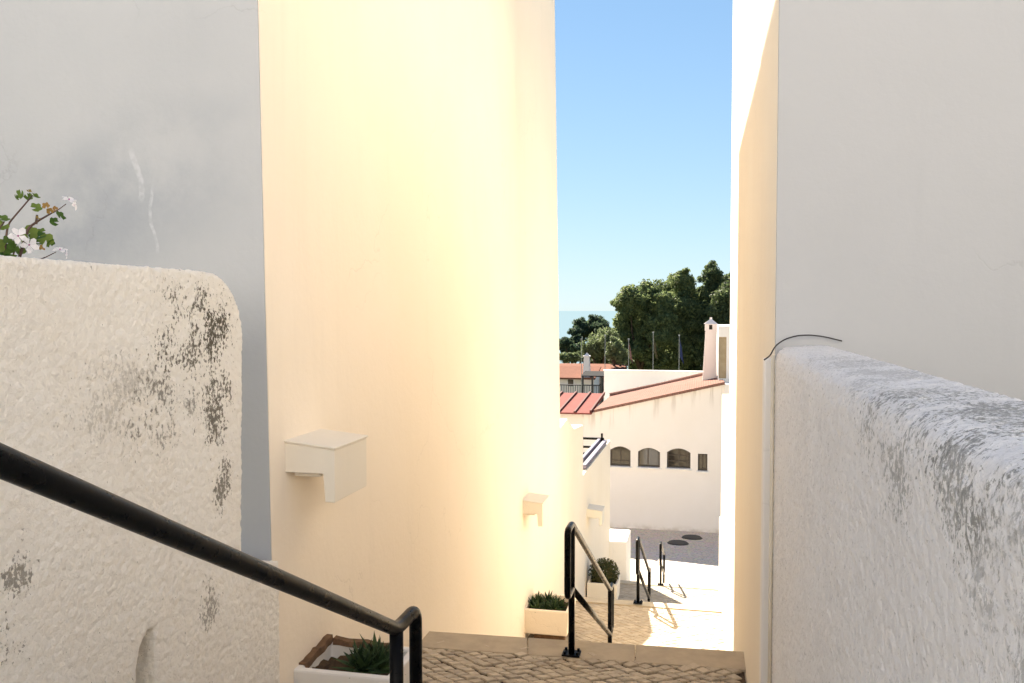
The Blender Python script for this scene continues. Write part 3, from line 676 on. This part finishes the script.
# white building behind
h = thing('white_building', 'plain flat-topped white building behind the tiled roof', 'building', (-2, 38, -5))
p0, p1 = at(604, 371, Y=36), at(712, 371.5, Y=36)
s = MB(); s.box((p0.x, 36, -6.5), (p1.x, 36.25, p0.z)); s.box((p0.x, 36.252, -6.5), (p1.x, 42, p0.z - .7)); s.build('wall', white_clean, h)
s = MB(); s.box((p0.x - .03, 35.96, p0.z + .002), (p1.x + .03, 36.28, p0.z + .05)); s.build('coping', white_clean, h)

# far tiled house with chimney and a small terrace shelter
HY = 52
h = thing('tiled_house', 'far white house with an orange tiled roof and a white chimney', 'house', (at(580, 380, Y=HY).x, HY, -6))
q = lambda px, py, Y=HY: at(px, py, Y=Y)
xl_, xr_ = q(540, 380).x, q(594, 380).x
s = MB(); s.prism([(xl_, -7), (xr_, -7), (xr_, q(580, 377).z), (xl_, q(580, 377.5).z)], lambda u, v, w_: (u, HY + w_, v), 6, ); s.build('wall', white_far, h)
s = MB(); e0, e1 = q(580, 377.5).z, at(580, 366, Y=HY + 3).z
s.hexa([(xl_-.3,HY-.3,e0-.1),(xr_+.1,HY-.3,e0-.1),(xr_+.1,HY+3,e1-.1),(xl_-.3,HY+3,e1-.1)], [(xl_-.3,HY-.3,e0),(xr_+.1,HY-.3,e0),(xr_+.1,HY+3,e1),(xl_-.3,HY+3,e1)]); rf = s.build('roof', tile_red, h)
f1, f2 = at(580, 372, Y=HY+4).z, at(580, 363.5, Y=HY + 8).z; xe = at(622, 370, Y=HY+4).x
s = MB(); s.hexa([(xl_,HY+3.2,f1-1.4),(xe,HY+3.2,f1-1.4),(xe,HY+8,f2-1.4),(xl_,HY+8,f2-1.4)], [(xl_,HY+3.2,f1),(xe,HY+3.2,f1),(xe,HY+8,f2),(xl_,HY+8,f2)]); s.build('roof', tile_red, h)
c0, c1 = q(582.5, 378), q(590.5, 357); s = MB()
s.hexa([(c0.x,HY-.1,c0.z-.3),(c1.x,HY-.1,c0.z-.3),(c1.x,HY+.5,c0.z-.3),(c0.x,HY+.5,c0.z-.3)], [(c0.x+.08,HY,c1.z),(c1.x-.1,HY,c1.z),(c1.x-.1,HY+.4,c1.z),(c0.x+.08,HY+.4,c1.z)])
s.box((c0.x+.02,HY-.06,c1.z+.002),(c1.x-.04,HY+.46,c1.z+.07)); s.add([(c0.x+.08,HY,c1.z+.075),(c1.x-.1,HY,c1.z+.075),(c1.x-.1,HY+.4,c1.z+.075),(c0.x+.08,HY+.4,c1.z+.075),((c0.x+c1.x)/2,HY+.2,c1.z+.26)], [(0,1,4),(1,2,4),(2,3,4),(3,0,4)])
s.build('chimney', white_pink, rf)
for a, b, c_, d in ((568,573.5,386,379.5),):
    p, r_ = q(a, c_), q(b, d); s = MB(); s.box((p.x-.06,HY-.05,p.z-.06),(r_.x+.06,HY-.01,r_.z+.06)); f_ = s.build('window', white_clean, h)
    s = MB(); s.box((p.x,HY-.07,p.z),(r_.x,HY-.052,r_.z)); s.build('pane', glass, f_)
p, r_ = q(581, 381.5), q(584.5, 378.5); s = MB(); s.box((p.x,HY-.05,p.z),(r_.x,HY-.012,r_.z)); s.build('vent', iron, h)
g = thing('terrace_shelter', 'dark open shelter on thin posts beside the far tiled house', 'shelter', at(594, 388, Y=49))
qq = lambda px, py: at(px, py, Y=49)
a, b = qq(582, 375), qq(605, 377); s = MB()
s.hexa([(a.x,48.6,a.z-.06),(b.x,48.6,a.z-.06),(b.x,50.4,a.z+.05),(a.x,50.4,a.z+.05)], [(a.x,48.6,a.z+.0),(b.x,48.6,a.z+.0),(b.x,50.4,a.z+.14),(a.x,50.4,a.z+.14)]); s.build('roof', simple('shelter_roof', (.02,.02,.022), None, 8, .9, .05), g)
for px in (583.5, 593, 602):
    p = qq(px, 376); s = MB(); s.box((p.x-.05,48.65,-5.8),(p.x+.05,48.75,p.z-.0)); s.build('post', cable_m, g)
p, r_ = qq(599.5, 388), qq(603.5, 378); s = MB(); s.box((p.x,48.9,-5.8),(r_.x,48.95,r_.z)); s.build('door', glass, g)
a, b = qq(556, 384), qq(604, 385); s = MB(); s.tube([(a.x,48.6,a.z),(b.x,48.6,a.z)], .035, 6)
for k in range(22): x = a.x + (b.x-a.x)*k/21; s.tube([(x,48.6,a.z),(x,48.6,a.z-.9)], .018, 4)
tag(s.build('terrace_railing', cable_m), 'thin dark railing along the terrace of the far tiled house', 'railing')

# ------------------------------------------------------------------ flagpoles
fl_white = simple('white_red_flag', (.20,.15,.13), (.16,.07,.06), 1.2); fl_brown = simple('red_green_flag', (.10,.06,.03), (.05,.06,.03), 1.4); fl_blue = simple('blue_flag', (.025,.035,.10), (.02,.03,.08), 2)
def flagpole(px, ytop, fm, fw, lab, Y=47):
    p = at(px, 372, Y=Y); zt = at(px, ytop, Y=Y).z
    g = thing('flagpole', lab, 'flagpole', (p.x, Y, -6.4), 'flagpoles in front of the trees')
    s = MB(); s.tube([(p.x,Y,-6.4),(p.x,Y,zt)], [.022,.016], 8); s.tube([(p.x,Y,zt),(p.x,Y,zt+.08)], .05, 8); s.build('pole', steel, g)
    if fm:
        s = MB(); n = 9; vs = []; H = fw
        for i in range(n):
            for j in range(7):
                u = j / 6; v = i / (n - 1)
                vs.append((p.x + .04 + u * (.10 + .12 * v), Y - .06 + .06 * math.sin(u * 9 + v * 2), zt - .15 - v * H - u * .45))
        s.add(vs, [(i*7+j, i*7+j+1, (i+1)*7+j+1, (i+1)*7+j) for i in range(n-1) for j in range(6)]); s.build('flag', fm, g, smooth=True, recalc=False)
flagpole(581.5, 340, None, 0, 'bare thin flagpole, leftmost of the row before the trees')
flagpole(605, 336, None, 0, 'bare thin flagpole in front of the light green drooping tree')
flagpole(628.5, 340, fl_white, .75, 'flagpole with a hanging white and red flag')
flagpole(653, 333, fl_brown, .9, 'flagpole with a hanging brownish red and green flag')
flagpole(679, 336, fl_blue, .95, 'flagpole with a hanging dark blue flag')

# ------------------------------------------------------------------ trees
def tree(name, label, Y, trunk_px, base_z, clumps, mat, size, dens, seed, depth=1.0, droop=False, cat='tree'):
    """clumps: (px, py, rx px, ry px) at depth Y -> 3-D leaf clumps"""
    rnd = random.Random(seed); p0 = at(trunk_px, 350, Y=Y); k = Y / FPX
    root = thing(name, label, cat, (p0.x, Y, base_z), 'trees beyond the white houses')
    s = MB(); tb = MB(); cs = []
    for px, py, rx, ry in clumps:
        c = at(px, py, Y=Y); c.y += rnd.uniform(-1, 1) * depth * 2.0
        cs.append((c, rx * k * 1.12, ry * k * 1.12))
    top = max(c.z for c, _, _ in cs); base = Vector((p0.x, Y, base_z)); mean = sum((c for c, _, _ in cs), Vector()) / len(cs)
    fork = base.lerp(mean, .55)
    tb.tube([base, base.lerp(fork, .5) + Vector((.15,0,0)), fork], [.34, .26, .2], 8)
    for c, rx, rz in cs:
        tb.tube([fork, fork.lerp(c, .5) + Vector((rnd.uniform(-.3,.3), 0, .3)), c], [.15, .09, .04], 6)
        n = int(dens * rx * rz * 60)
        subs = max(8, int(rx * 14))
        for q in range(subs):
            d = Vector((rnd.gauss(0,1), rnd.gauss(0,1), rnd.gauss(0,.9))).normalized() * rnd.uniform(.55, 1.0)
            sc = c + Vector((d.x * rx, d.y * rx * depth, d.z * rz)); r = min(rx, rz) * rnd.uniform(.28, .5)
            leaf_quads(s, sc, (r, r, r * (.75 if not droop else 1.6)), max(8, n // subs), size, rnd, .35)
        leaf_quads(s, c, (rx * .8, rx * depth * .8, rz * .8), n, size * 1.2, rnd, .05)
    tb.build('trunk', bark, root, smooth=True)
    s.build('crown', mat, root, recalc=False)
    return root
tree('evergreen_tree', 'big dark evergreen tree left of the grove, above the white roof', 72, 640, -7.5,
     [(632,300,16,17),(648,296,14,16),(640,325,20,18),(622,330,11,22),(660,330,16,20),(630,352,16,16),(652,356,18,14),(640,350,22,12),(622,303,8,11),(662,305,12,14)], leaf_mid, .30, 18, 21)
tree('evergreen_tree', 'tall evergreen tree in the middle of the grove behind the blue flag', 76, 680, -7.8,
     [(672,291,14,16),(685,286,12,14),(679,310,20,20),(668,325,16,20),(692,320,16,22),(680,345,22,20),(700,300,10,14),(672,360,16,12)], leaf_mid, .30, 18, 22)
tree('evergreen_tree', 'tallest dark evergreen tree, partly behind the right house and chimney', 74, 712, -7.6,
     [(711,276,11,12),(722,288,13,14),(708,297,14,16),(722,312,16,20),(705,325,15,22),(722,340,18,22),(702,350,16,18),(742,300,18,22),(745,335,18,25),(735,282,12,12)], leaf_dark, .30, 20, 23)
tree('stone_pine', 'rounded dark pine standing against the sea at the left', 100, 591, -11,
     [(582,327,11,8),(594,324,10,8),(604,330,9,8),(589,334,14,6),(578,332,8,5),(598,338,10,6)], leaf_pine, .32, 20, 24)
tree('stone_pine', 'smaller dark pine left of and below the rounded pine', 96, 568, -11,
     [(566,342,7,6),(574,341,8,6),(569,350,10,6),(580,348,9,6),(556,345,8,6)], leaf_pine, .32, 20, 25)
tree('drooping_tree', 'pale green drooping tree in front of the rounded pine', 64, 602, -6.8,
     [(598,342,12,9),(610,340,10,9),(592,350,10,9),(604,352,14,10),(616,348,9,12),(600,360,16,8),(585,354,6,8)], leaf_light, .24, 22, 26, droop=True)
tree('shrub', 'low grey-green shrub above the far tiled roof', 66, 574, -6.5,
     [(563,358,7,6),(573,358,8,6),(580,359,7,6),(555,357,7,6)], leaf_light, .22, 20, 27, cat='shrub')
tree('evergreen_tree', 'bright leafy tree at the left foot of the grove', 60, 622, -6.8,
     [(618,345,7,9),(624,356,8,8),(616,358,7,7),(612,352,5,6)], leaf_light, .24, 20, 28)
tree('evergreen_tree', 'dark tree with a low crown filling the foot of the grove', 82, 668, -8.3,
     [(640,345,18,20),(665,350,18,18),(690,350,18,20),(715,350,18,22),(655,330,18,18),(700,330,18,20),(625,350,10,16),(640,368,14,9),(665,371,16,9),(690,371,16,9),(715,371,16,10)], leaf_dark, .34, 18, 29)
